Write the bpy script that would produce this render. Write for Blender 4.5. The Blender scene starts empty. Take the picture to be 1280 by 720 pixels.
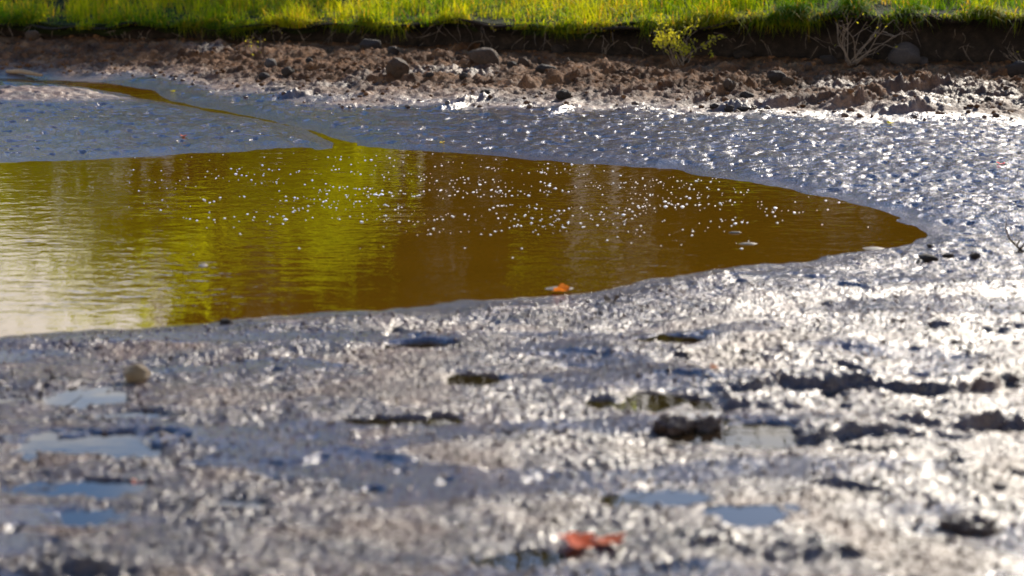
import bpy, math, random
import numpy as np
from mathutils import Vector, Matrix, Euler

random.seed(7)
RNG = np.random.default_rng(11)
SC = bpy.context.scene
COL = SC.collection
R = math.radians

# ------------------------------------------------------------------ camera
F_PX, CAM_H, PITCH = 2489.0, 1.6, math.atan(560.0 / 2489.0)
cam_data = bpy.data.cameras.new('camera')
cam = bpy.data.objects.new('camera', cam_data)
COL.objects.link(cam)
cam.location = (0, 0, CAM_H)
cam.rotation_euler = (math.pi / 2 - PITCH, 0, 0)
cam_data.sensor_width = 36.0
cam_data.lens = F_PX / 1280.0 * 36.0
cam_data.clip_start = 0.1
cam_data.clip_end = 3000
cam_data.dof.use_dof = True
cam_data.dof.focus_distance = 10.2
cam_data.dof.aperture_fstop = 2.1
cam_data.dof.aperture_blades = 0
SC.camera = cam

# ------------------------------------------------------------------ sky + sun
SUN_EL, SUN_AZ = R(28), R(27)          # azimuth measured from +Y towards +X
world = bpy.data.worlds.new('World')
SC.world = world
world.use_nodes = True
wn, wl = world.node_tree.nodes, world.node_tree.links
bg = wn['Background']
sky = wn.new('ShaderNodeTexSky')
sky.sky_type = 'NISHITA'
sky.sun_disc = False
sky.sun_elevation = SUN_EL
sky.sun_rotation = SUN_AZ
sky.air_density = 1.0
sky.dust_density = 0.7
sky.ozone_density = 4.0
# scattered white clouds over the whole sky, thicker towards the horizon
def wnode(t, **kw):
    nd = wn.new(t)
    for k_, v_ in kw.items():
        setattr(nd, k_, v_)
    return nd
def wmath(op, a, b):
    nd = wnode('ShaderNodeMath', operation=op)
    for s_, v_ in zip(nd.inputs, (a, b)):
        if hasattr(v_, 'is_output'):
            wl.new(v_, s_)
        else:
            s_.default_value = v_
    return nd.outputs[0]
tc = wnode('ShaderNodeTexCoord')
sep = wnode('ShaderNodeSeparateXYZ')
wl.new(tc.outputs['Generated'], sep.inputs[0])
hz = wmath('ADD', wmath('MAXIMUM', sep.outputs[2], 0.0), 0.10)
cmb = wnode('ShaderNodeCombineXYZ')
wl.new(wmath('DIVIDE', sep.outputs[0], hz), cmb.inputs[0])
wl.new(wmath('DIVIDE', sep.outputs[1], hz), cmb.inputs[1])
cn = wnode('ShaderNodeTexNoise')
cn.inputs['Scale'].default_value = 0.9
cn.inputs['Detail'].default_value = 6
wl.new(cmb.outputs[0], cn.inputs['Vector'])
thr = wnode('ShaderNodeMapRange')
wl.new(sep.outputs[2], thr.inputs[0])
for k_, v_ in enumerate((0.285, 0.40, 0.33, 0.70)):
    thr.inputs[k_ + 1].default_value = v_
cov = wnode('ShaderNodeMapRange', interpolation_type='SMOOTHSTEP')
wl.new(wmath('SUBTRACT', cn.outputs['Fac'], thr.outputs[0]), cov.inputs[0])
for k_, v_ in enumerate((0.0, 0.16, 0.0, 0.9)):
    cov.inputs[k_ + 1].default_value = v_
cmix = wnode('ShaderNodeMix', data_type='RGBA')
wl.new(cov.outputs[0], cmix.inputs[0])
hs = wnode('ShaderNodeHueSaturation')
hs.inputs['Saturation'].default_value = 1.25
wl.new(sky.outputs[0], hs.inputs['Color'])
wl.new(hs.outputs[0], cmix.inputs[6])
cmix.inputs[7].default_value = (11.5, 10.4, 8.8, 1)
wl.new(cmix.outputs[2], bg.inputs[0])
bg.inputs[1].default_value = 0.138
sd_ = bpy.data.lights.new('sun', 'SUN')
sd_.energy = 4.1
sd_.angle = R(0.5)
sd_.color = (1.0, 0.90, 0.75)
sun = bpy.data.objects.new('sun', sd_)
COL.objects.link(sun)
to_sun = Vector((math.sin(SUN_AZ) * math.cos(SUN_EL), math.cos(SUN_AZ) * math.cos(SUN_EL), math.sin(SUN_EL)))
sun.rotation_euler = to_sun.to_track_quat('Z', 'Y').to_euler()
sun.location = (5, 20, 20)
vs = SC.view_settings
vs.view_transform = 'Standard'
vs.look = 'None'
vs.gamma = 1.0
vs.use_curve_mapping = False
vs.exposure = 0.8
SC.cycles.use_denoising = True
SC.cycles.sample_clamp_direct = 10.0
SC.cycles.max_bounces = 6
SC.cycles.sample_clamp_indirect = 4.0

# ------------------------------------------------------------------ helpers
def ray(px, py):
    """direction of the photograph's pixel, used to read ground positions off the photograph"""
    cx, cy = (px - 640) / F_PX, -(py - 360) / F_PX
    s, c = math.sin(PITCH), math.cos(PITCH)
    return (cx, c + cy * s, -s + cy * c)

def at(px, py, z=0.0):
    d = ray(px, py)
    t = (z - CAM_H) / d[2]
    return (d[0] * t, d[1] * t, z)

def smooth(a, b, x):
    t = np.clip((x - a) / (b - a), 0, 1)
    return t * t * (3 - 2 * t)

def _hash(ix, iy, seed):
    h = (ix.astype(np.int64) * 374761393 + iy.astype(np.int64) * 668265263 + seed * 2246822519) & 0xFFFFFFFF
    h = ((h ^ (h >> 13)) * 1274126177) & 0xFFFFFFFF
    return (h ^ (h >> 16)) & 0xFFFFFFFF

def noise(x, y, seed=0):
    x0, y0 = np.floor(x), np.floor(y)
    fx, fy = x - x0, y - y0
    u, v = fx * fx * fx * (fx * (fx * 6 - 15) + 10), fy * fy * fy * (fy * (fy * 6 - 15) + 10)
    def g(ix, iy, dx, dy):
        a = _hash(ix, iy, seed) * (2 * math.pi / 4294967296.0)
        return np.cos(a) * dx + np.sin(a) * dy
    n00, n10 = g(x0, y0, fx, fy), g(x0 + 1, y0, fx - 1, fy)
    n01, n11 = g(x0, y0 + 1, fx, fy - 1), g(x0 + 1, y0 + 1, fx - 1, fy - 1)
    a = n00 + u * (n10 - n00)
    b = n01 + u * (n11 - n01)
    return (a + v * (b - a)) * 1.5

def fbm(x, y, wl_, seed=0, oct_=3, gain=0.5):
    s, a, w = 0, 1.0, wl_
    for k in range(oct_):
        s = s + a * noise(x / w, y / w, seed + 17 * k)
        a *= gain
        w *= 0.5
    return s

def mesh_obj(name, verts, faces, mat=None, parent=None, smooth_=True):
    me = bpy.data.meshes.new(name)
    me.from_pydata([tuple(v) for v in verts], [], faces)
    me.update()
    if smooth_:
        me.polygons.foreach_set('use_smooth', [True] * len(me.polygons))
    if mat:
        me.materials.append(mat)
    o = bpy.data.objects.new(name, me)
    COL.objects.link(o)
    if parent:
        o.parent = parent
    return o

def np_mesh(name, V, loops, starts, totals, mat, attrs=None, smooth_=True, parent=None):
    me = bpy.data.meshes.new(name)
    me.vertices.add(len(V))
    me.vertices.foreach_set('co', np.ascontiguousarray(V, dtype=np.float32).ravel())
    me.loops.add(len(loops))
    me.loops.foreach_set('vertex_index', np.ascontiguousarray(loops, dtype=np.int32))
    me.polygons.add(len(starts))
    me.polygons.foreach_set('loop_start', np.ascontiguousarray(starts, dtype=np.int32))
    me.polygons.foreach_set('loop_total', np.ascontiguousarray(totals, dtype=np.int32))
    me.polygons.foreach_set('use_smooth', np.full(len(starts), smooth_, dtype=bool))
    me.update(calc_edges=True)
    me.validate()
    for k, a in (attrs or {}).items():
        if a.ndim == 1:
            at_ = me.attributes.new(k, 'FLOAT', 'POINT')
            at_.data.foreach_set('value', np.ascontiguousarray(a, dtype=np.float32))
        else:
            at_ = me.attributes.new(k, 'FLOAT_COLOR', 'POINT')
            at_.data.foreach_set('color', np.ascontiguousarray(a, dtype=np.float32).ravel())
    me.materials.append(mat)
    o = bpy.data.objects.new(name, me)
    COL.objects.link(o)
    if parent:
        o.parent = parent
    return o

def grid_mesh(name, X, Y, Z, mat, attrs=None):
    nr, nc = X.shape
    V = np.stack([X, Y, Z], -1).reshape(-1, 3)
    i = np.arange(nr - 1)[:, None] * nc + np.arange(nc - 1)[None, :]
    q = np.stack([i, i + 1, i + nc + 1, i + nc], -1).reshape(-1)
    n = (nr - 1) * (nc - 1)
    return np_mesh(name, V, q, np.arange(n) * 4, np.full(n, 4), mat, attrs)

def tag(o, label=None, cat=None, group=None, kind=None):
    if label: o['label'] = label
    if cat: o['category'] = cat
    if group: o['group'] = group
    if kind: o['kind'] = kind
    return o

def empty(name, loc=(0, 0, 0)):
    o = bpy.data.objects.new(name, None)
    o.empty_display_size = 0.1
    COL.objects.link(o)
    o.location = loc
    return o

# ------------------------------------------------------------------ materials
class NT:
    def __init__(self, name):
        self.m = bpy.data.materials.new(name)
        self.m.use_nodes = True
        self.n, self.l = self.m.node_tree.nodes, self.m.node_tree.links
        self.p = self.n['Principled BSDF']
        self.out = self.n['Material Output']
    def node(self, t, **kw):
        nd = self.n.new(t)
        for k, v in kw.items():
            if k.startswith('i_'):
                nd.inputs[k[2:].replace('_', ' ')].default_value = v
            else:
                setattr(nd, k, v)
        return nd
    def noise(self, scale, detail=3.0, rough=0.55, vec=None):
        nd = self.node('ShaderNodeTexNoise')
        nd.inputs['Scale'].default_value = scale
        nd.inputs['Detail'].default_value = detail
        nd.inputs['Roughness'].default_value = rough
        self.l.new(vec if vec else self.pos(), nd.inputs['Vector'])
        return nd.outputs['Fac']
    def pos(self):
        if not hasattr(self, '_pos'):
            self._pos = self.node('ShaderNodeNewGeometry').outputs['Position']
        return self._pos
    def objpos(self):
        if not hasattr(self, '_opos'):
            self._opos = self.node('ShaderNodeTexCoord').outputs['Object']
        return self._opos
    def ramp(self, fac, stops):
        nd = self.node('ShaderNodeValToRGB')
        e = nd.color_ramp.elements
        while len(e) < len(stops):
            e.new(0.5)
        for k, (p, c) in enumerate(stops):
            e[k].position = p
            e[k].color = c if len(c) == 4 else (*c, 1)
        self.l.new(fac, nd.inputs[0])
        return nd.outputs[0]
    def mixc(self, fac, a, b, mode='MIX'):
        nd = self.node('ShaderNodeMix', data_type='RGBA', blend_type=mode)
        for s, v in ((nd.inputs[0], fac), (nd.inputs[6], a), (nd.inputs[7], b)):
            self.put(s, v)
        return nd.outputs[2]
    def put(self, sock, v):
        if hasattr(v, 'is_output'):
            self.l.new(v, sock)
        elif isinstance(v, tuple) and len(v) == 3:
            sock.default_value = (*v, 1)
        else:
            sock.default_value = v
    def math(self, op, a, b=0.0, clamp=False):
        nd = self.node('ShaderNodeMath', operation=op, use_clamp=clamp)
        self.put(nd.inputs[0], a)
        self.put(nd.inputs[1], b)
        return nd.outputs[0]
    def maprange(self, v, a, b, c, d):
        nd = self.node('ShaderNodeMapRange')
        self.put(nd.inputs[0], v)
        for k, q in enumerate((a, b, c, d)):
            self.put(nd.inputs[k + 1], q)
        return nd.outputs[0]
    def attr(self, name, out='Fac'):
        return self.node('ShaderNodeAttribute', attribute_name=name).outputs[out]
    def bump(self, h, dist, strength=1.0, normal=None):
        nd = self.node('ShaderNodeBump')
        nd.inputs['Distance'].default_value = dist
        self.put(nd.inputs['Strength'], strength)
        self.l.new(h, nd.inputs['Height'])
        if normal:
            self.l.new(normal, nd.inputs['Normal'])
        return nd.outputs[0]
    def set(self, **kw):
        for k, v in kw.items():
            self.put(self.p.inputs[k.replace('_', ' ')], v)
        return self

def mat_mud():
    t = NT('wet_mud')
    wet, film = t.attr('wet'), t.attr('film')
    n1 = t.noise(6.0, 4)
    n2 = t.noise(90.0, 3)
    wetc = t.ramp(n1, [(0.3, (0.030, 0.014, 0.008)), (0.55, (0.064, 0.032, 0.019)), (0.75, (0.105, 0.057, 0.036))])
    dryc = t.ramp(n1, [(0.28, (0.046, 0.018, 0.006)), (0.5, (0.125, 0.054, 0.021)), (0.72, (0.25, 0.122, 0.052))])
    spk = t.ramp(n2, [(0.35, (0.5, 0.5, 0.5)), (0.6, (1.1, 1.08, 1.05))])
    c = t.mixc(wet, dryc, wetc)
    c = t.mixc(0.8, c, spk, 'MULTIPLY')
    rough = t.maprange(wet, 0, 1, 0.85, 0.22)
    rough = t.math('ADD', rough, t.maprange(t.noise(40.0, 2), 0.3, 0.7, -0.05, 0.06))
    rough = t.math('SUBTRACT', rough, t.math('MULTIPLY', film, 0.15))
    bs = t.math('SUBTRACT', 1.0, t.math('MULTIPLY', film, 0.55))
    b = t.bump(t.noise(110.0, 2, 0.5), 0.009, bs)
    t.set(Base_Color=c, Roughness=rough, IOR=1.75, Normal=b)
    t.set(Specular_IOR_Level=t.math('ADD', t.maprange(wet, 0, 1, 0.03, 0.36), t.math('MULTIPLY', film, 0.62)))
    return t.m

def mat_water(name, deep, ripple=1.0):
    t = NT(name)
    mp = t.node('ShaderNodeMapping')
    mp.inputs['Scale'].default_value = (0.55, 1.0, 1.0)
    t.l.new(t.pos(), mp.inputs[0])
    a = t.noise(11.0, 2, 0.5, mp.outputs[0])
    b = t.noise(34.0, 2, 0.5, mp.outputs[0])
    amp = t.maprange(t.noise(1.1, 1), 0.35, 0.65, 0.35, 1.0)
    n = t.bump(a, 0.0038 * ripple, amp)
    n = t.bump(b, 0.0012 * ripple, amp, n)
    col = t.mixc(t.noise(1.6, 3), tuple(x * 0.8 for x in deep), tuple(x * 1.2 for x in deep))
    t.set(Base_Color=col, Roughness=0.02, IOR=1.333, Normal=n)
    return t.m

def mat_soil():
    t = NT('dark_bank_soil')
    c = t.ramp(t.noise(14.0, 5, 0.65), [(0.3, (0.010, 0.007, 0.005)), (0.55, (0.024, 0.016, 0.011)), (0.75, (0.055, 0.036, 0.024))])
    t.set(Base_Color=c, Roughness=0.95, Specular_IOR_Level=0.15, Normal=t.bump(t.noise(60.0, 4), 0.02))
    return t.m

def mat_meadow():
    t = NT('meadow_ground')
    c = t.ramp(t.noise(3.0, 5), [(0.3, (0.012, 0.013, 0.005)), (0.6, (0.022, 0.03, 0.007)), (0.8, (0.05, 0.042, 0.016))])
    t.set(Base_Color=c, Roughness=0.95, Specular_IOR_Level=0.1, Normal=t.bump(t.noise(30.0, 4), 0.03))
    return t.m

def mat_leafy(name, gain=1.0, trans=0.5, rough=0.5):
    """foliage: colour from the blade's own 'tint' attribute, light passes through"""
    t = NT(name)
    c = t.attr('tint', 'Color')
    t.set(Base_Color=c, Roughness=0.6, Specular_IOR_Level=0.12)
    tr = t.node('ShaderNodeBsdfTranslucent')
    cc = t.mixc(1.0, c, (gain, gain, gain * 0.7), 'MULTIPLY')
    t.l.new(cc, tr.inputs[0])
    mx = t.node('ShaderNodeMixShader')
    mx.inputs[0].default_value = trans
    t.l.new(t.p.outputs[0], mx.inputs[1])
    t.l.new(tr.outputs[0], mx.inputs[2])
    t.l.new(mx.outputs[0], t.out.inputs[0])
    return t.m

def mat_rock(name, c0, c1, rough=0.75):
    t = NT(name)
    v = t.objpos()
    c = t.ramp(t.noise(9.0, 6, 0.65, v), [(0.3, c0), (0.7, c1)])
    c = t.mixc(t.ramp(t.noise(45.0, 3, 0.6, v), [(0.45, (0, 0, 0)), (0.7, (0.6, 0.6, 0.6))]), c, tuple(x * 0.45 for x in c0))
    t.set(Base_Color=c, Roughness=rough, Specular_IOR_Level=0.35, Normal=t.bump(t.noise(60.0, 5, 0.65, v), 0.012))
    return t.m

def mat_plain(name, col, rough=0.6, spec=0.3, var=0.35, trans=0.0, scale=25.0):
    t = NT(name)
    c = t.mixc(t.noise(scale, 4, 0.6, t.objpos()), tuple(x * (1 - var) for x in col), tuple(min(1, x * (1 + var)) for x in col))
    t.set(Base_Color=c, Roughness=rough, Specular_IOR_Level=spec)
    if trans:
        tr = t.node('ShaderNodeBsdfTranslucent')
        t.l.new(c, tr.inputs[0])
        mx = t.node('ShaderNodeMixShader')
        mx.inputs[0].default_value = trans
        t.l.new(t.p.outputs[0], mx.inputs[1])
        t.l.new(tr.outputs[0], mx.inputs[2])
        t.l.new(mx.outputs[0], t.out.inputs[0])
    return t.m

M_MUD = mat_mud()
M_POOL = mat_water('pool_water', (0.092, 0.042, 0.002))
M_PUD = mat_water('puddle_water', (0.018, 0.011, 0.005), 0.12)
M_SOIL = mat_soil()
M_MEADOW = mat_meadow()
M_GRASS = mat_leafy('grass_blades', 1.9, 0.6)
M_HERB = mat_leafy('herb_leaves', 1.9, 0.55)
M_TREE = mat_leafy('tree_leaves', 1.6, 0.7)
M_LIME = mat_leafy('lime_leaves', 1.75, 0.85)
M_BARK = mat_plain('bark', (0.06, 0.045, 0.035), 0.9, 0.1)
M_BIRCH = mat_plain('pale_bark', (0.55, 0.50, 0.44), 0.8, 0.2, 0.25, scale=6.0)
M_TWIG = mat_plain('dry_twig', (0.20, 0.14, 0.095), 0.7, 0.3)
M_DTWIG = mat_plain('dark_twig', (0.022, 0.015, 0.011), 0.9, 0.1)
M_GLINT = mat_plain('glint_white', (0.85, 0.83, 0.78), 0.5, 0.5, 0.08)  # white colour for the sun glints modelled on the pool
M_SCUM = mat_plain('scum', (0.16, 0.13, 0.095), 0.6, 0.2, 0.3)
ROCKS = {
    'dark': mat_rock('dark_rock', (0.016, 0.009, 0.005), (0.055, 0.031, 0.016)),
    'ochre': mat_rock('ochre_rock', (0.024, 0.013, 0.006), (0.13, 0.064, 0.024)),
    'grey': mat_rock('grey_rock', (0.05, 0.036, 0.030), (0.11, 0.082, 0.068)),
    'tan': mat_rock('tan_pebble', (0.28, 0.17, 0.075), (0.52, 0.35, 0.18), 0.4),
}

# ------------------------------------------------------------------ shape of the place
POOL_PX = [(-420, 240), (-200, 212), (0, 203), (100, 198), (200, 193), (300, 186), (385, 182), (402, 185), (450, 182), (560, 190), (700, 200),
           (850, 213), (950, 228), (1050, 248), (1120, 268), (1158, 288), (1160, 297), (1140, 309), (1090, 318), (1000, 328),
           (900, 341), (800, 357), (700, 370), (600, 380), (500, 388), (400, 396), (300, 402), (150, 413), (0, 422), (-250, 440), (-480, 400), (-560, 300)]
POOL = np.array([at(x, y)[:2] for x, y in POOL_PX])
CREEK_PX = [(440, 197, 0), (428, 179, 0), (388, 163, 0), (325, 148, 0), (262, 137, 0), (205, 126, 0), (170, 114, 0), (110, 105, 0), (40, 100, 0), (-60, 97, 0), (-180, 94, 0)]
CREEK = np.array([at(x, y)[:2] for x, y, w in CREEK_PX])
CREEK_W = np.array([0.14, 0.08, 0.065, 0.065, 0.08, 0.10, 0.17, 0.17, 0.13, 0.13, 0.15])

def seg_dist(P, A, B):
    AB = B - A
    t = np.clip(((P - A) @ AB) / (AB @ AB), 0, 1)
    return np.hypot(P[:, 0] - (A[0] + t * AB[0]), P[:, 1] - (A[1] + t * AB[1])), t

def pool_sd(P):
    d = np.full(len(P), 1e9)
    inside = np.zeros(len(P), bool)
    n = len(POOL)
    for i in range(n):
        A, B = POOL[i], POOL[(i + 1) % n]
        d = np.minimum(d, seg_dist(P, A, B)[0])
        c = (A[1] > P[:, 1]) != (B[1] > P[:, 1])
        with np.errstate(divide='ignore', invalid='ignore'):
            xi = (B[0] - A[0]) * (P[:, 1] - A[1]) / (B[1] - A[1] + 1e-12) + A[0]
        inside ^= c & (P[:, 0] < xi)
    return np.where(inside, -d, d)

def creek_sd(P):
    d = np.full(len(P), 1e9)
    for i in range(len(CREEK) - 1):
        dd, t = seg_dist(P, CREEK[i], CREEK[i + 1])
        d = np.minimum(d, dd - (CREEK_W[i] * (1 - t) + CREEK_W[i + 1] * t))
    return d

Z_BASE = 0.13
def line(pts, z):
    a = np.array([at(x, y, z)[:2] for x, y in pts])
    return a[np.argsort(a[:, 0])]
BASE_L = line([(-500, 38), (-200, 40), (0, 45), (210, 47), (430, 51), (650, 62), (850, 68), (1000, 71), (1200, 76), (1500, 80), (1900, 84)], Z_BASE)
START_L = line([(-500, 82), (0, 88), (200, 92), (300, 112), (430, 126), (650, 131), (850, 137), (1000, 142), (1280, 148), (1700, 156)], 0.05)
def y_base(x): return np.interp(x, BASE_L[:, 0], BASE_L[:, 1])
def y_start(x): return np.interp(x, START_L[:, 0], START_L[:, 1])
_lip_px = [(-500, 22), (0, 29), (210, 30), (430, 30), (650, 33), (850, 24), (1000, 20), (1280, 14), (1700, 10)]
_lip = []
for px, py in _lip_px:
    bx = np.interp(px, [-500, 0, 430, 650, 1000, 1200, 1500], [38, 45, 51, 62, 71, 76, 80])
    X0, Y0, _ = at(px, bx, Z_BASE)
    d = ray(px, py)
    _lip.append((X0, CAM_H + d[2] * Y0 / d[1]))
_lip = np.array(_lip)
def z_lip(x):
    x = np.asarray(x, dtype=float)
    return np.interp(x, _lip[:, 0], _lip[:, 1]) + 0.05 * noise(x / 0.95, x * 0 + 0.37, 84) + 0.032 * noise(x / 0.31, x * 0 + 0.61, 85)

def lip_y(x):
    x = np.asarray(x, dtype=float)
    return y_base(x) - 0.13 + 0.13 * noise(x / 0.8, x * 0 + 0.3, 82)

# puddles: pixel centre, half width, half height in the photograph -> ground ellipses
PUD_PX = [(90, 498, 72, 9, 'long pale puddle beside the tan pebble at the left'),
          (162, 523, 36, 6, 'small pale puddle below the long one at the left'),
          (112, 560, 98, 13, 'widest bright puddle in the left foreground mud'),
          (118, 616, 80, 9, 'thin slanting puddle between the widest bright puddle and the round blue one'),
          (108, 650, 46, 8, 'small sky blue puddle in the lower left foreground'),
          (590, 478, 36, 8, 'brown puddle in the middle of the near mud'),
          (525, 428, 30, 6, 'small dark puddle just below the pool edge'),
          (815, 507, 74, 9, 'long brown puddle behind the dark mud clods'),
          (925, 548, 66, 15, 'pale blue puddle in front of the dark mud clods'),
          (815, 628, 62, 9, 'dark blue puddle above the red leaf'),
          (935, 648, 50, 14, 'light blue puddle in the lower middle right'),
          (648, 702, 66, 10, 'bright blue puddle touching the red leaf at the bottom'),
          (840, 423, 44, 5, 'thin dark puddle in the glittering mud below the pool'),
          (500, 531, 95, 5, 'narrow blue water streak across the middle foreground'),
          (285, 634, 30, 6, 'tiny blue puddle in the left foreground')]
PUDS = []
for px, py, hw, hh, lab in PUD_PX:
    x, y, _ = at(px, py, 0.03)
    a = hw * math.hypot(y, CAM_H) / F_PX
    b = abs(at(px, py - hh, 0.03)[1] - at(px, py + hh, 0.03)[1]) / 2
    PUDS.append((x, y, a * 1.05, b * 1.1, lab))

# broken mud lips: polyline (px), height, softness of the far side
RIDGES_PX = [([(880, 496), (960, 486), (1060, 482), (1160, 490), (1290, 484), (1400, 486)], 0.040),
             ([(860, 512), (930, 510), (1010, 514)], 0.026),
             ([(930, 545), (1000, 549), (1080, 546), (1155, 553)], 0.036),
             ([(1110, 528), (1180, 531)], 0.026),
             ([(1200, 540), (1240, 537), (1300, 535)], 0.042),
             ([(830, 691), (920, 693), (1000, 700), (1080, 706)], 0.024),
             ([(640, 440), (720, 436), (790, 441)], 0.010),
             ([(0, 716), (80, 712), (180, 722)], 0.03),
             ([(820, 470), (905, 478)], 0.014), ([(1150, 410), (1240, 415), (1330, 412)], 0.018),
             ([(1050, 437), (1110, 440)], 0.014), ([(560, 700), (600, 704)], 0.02),
             ([(420, 566), (520, 572)], 0.012), ([(1010, 600), (1110, 612)], 0.014), ([(880, 580), (960, 584)], 0.012)]
RIDGES = [(np.array([at(x, y, 0.03)[:2] for x, y in p]), h) for p, h in RIDGES_PX]
# hummocks and scarps on the far slope: px start, px end, height (m)
SCARP_PX = [([(1040, 120), (1090, 114), (1150, 104), (1185, 103)], 0.085), ([(900, 122), (960, 118), (1040, 112)], 0.05),
            ([(1100, 125), (1175, 122)], 0.06), ([(845, 118), (880, 110), (960, 98), (1000, 90)], 0.045), ([(640, 100), (720, 94), (770, 86)], 0.05),
            ([(550, 118), (600, 110), (640, 104)], 0.04), ([(690, 124), (720, 116)], 0.025), ([(560, 66), (610, 60), (660, 56)], 0.04),
            ([(440, 92), (500, 90)], 0.025), ([(330, 105), (400, 100)], 0.035), ([(1180, 112), (1270, 108)], 0.05), ([(1215, 98), (1280, 92)], 0.04),
            ([(760, 108), (840, 100)], 0.04), ([(480, 78), (560, 72)], 0.03), ([(1080, 96), (1130, 92)], 0.04), ([(350, 84), (420, 78)], 0.035)]
SCARPS = [(np.array([at(x, y, 0.12)[:2] for x, y in p]), h) for p, h in SCARP_PX]

def ridge_z(P, poly, H, near=0.018, far=0.09, seed=0):
    """a broken lip of mud: steep on the camera side, easing away behind"""
    m = (P[:, 1] > poly[:, 1].min() - 0.25) & (P[:, 1] < poly[:, 1].max() + 0.5) & (P[:, 0] > poly[:, 0].min() - 0.2) & (P[:, 0] < poly[:, 0].max() + 0.2)
    out = np.zeros(len(P))
    Q = P[m]
    if not len(Q):
        return out
    yl = np.interp(Q[:, 0], poly[:, 0], poly[:, 1]) + 0.05 * fbm(Q[:, 0], Q[:, 1], 0.22, seed, 3)
    s = Q[:, 1] - yl
    p = np.where(s < 0, np.exp(-(s / near) ** 2), np.exp(-np.maximum(s, 0) / far))
    ends = smooth(poly[0, 0] - 0.08, poly[0, 0] + 0.08, Q[:, 0]) * (1 - smooth(poly[-1, 0] - 0.08, poly[-1, 0] + 0.08, Q[:, 0]))
    mod = np.clip(0.75 + 0.6 * fbm(Q[:, 0], Q[:, 1], 0.16, seed + 5, 2) + 0.45 * noise(Q[:, 0] / 0.03, Q[:, 1] / 0.03, seed + 6), 0.05, 1.6)
    trench = -0.35 * np.exp(-((s + 0.05) / 0.03) ** 2)
    out[m] = H * ends * mod * (p + trench)
    return out

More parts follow.
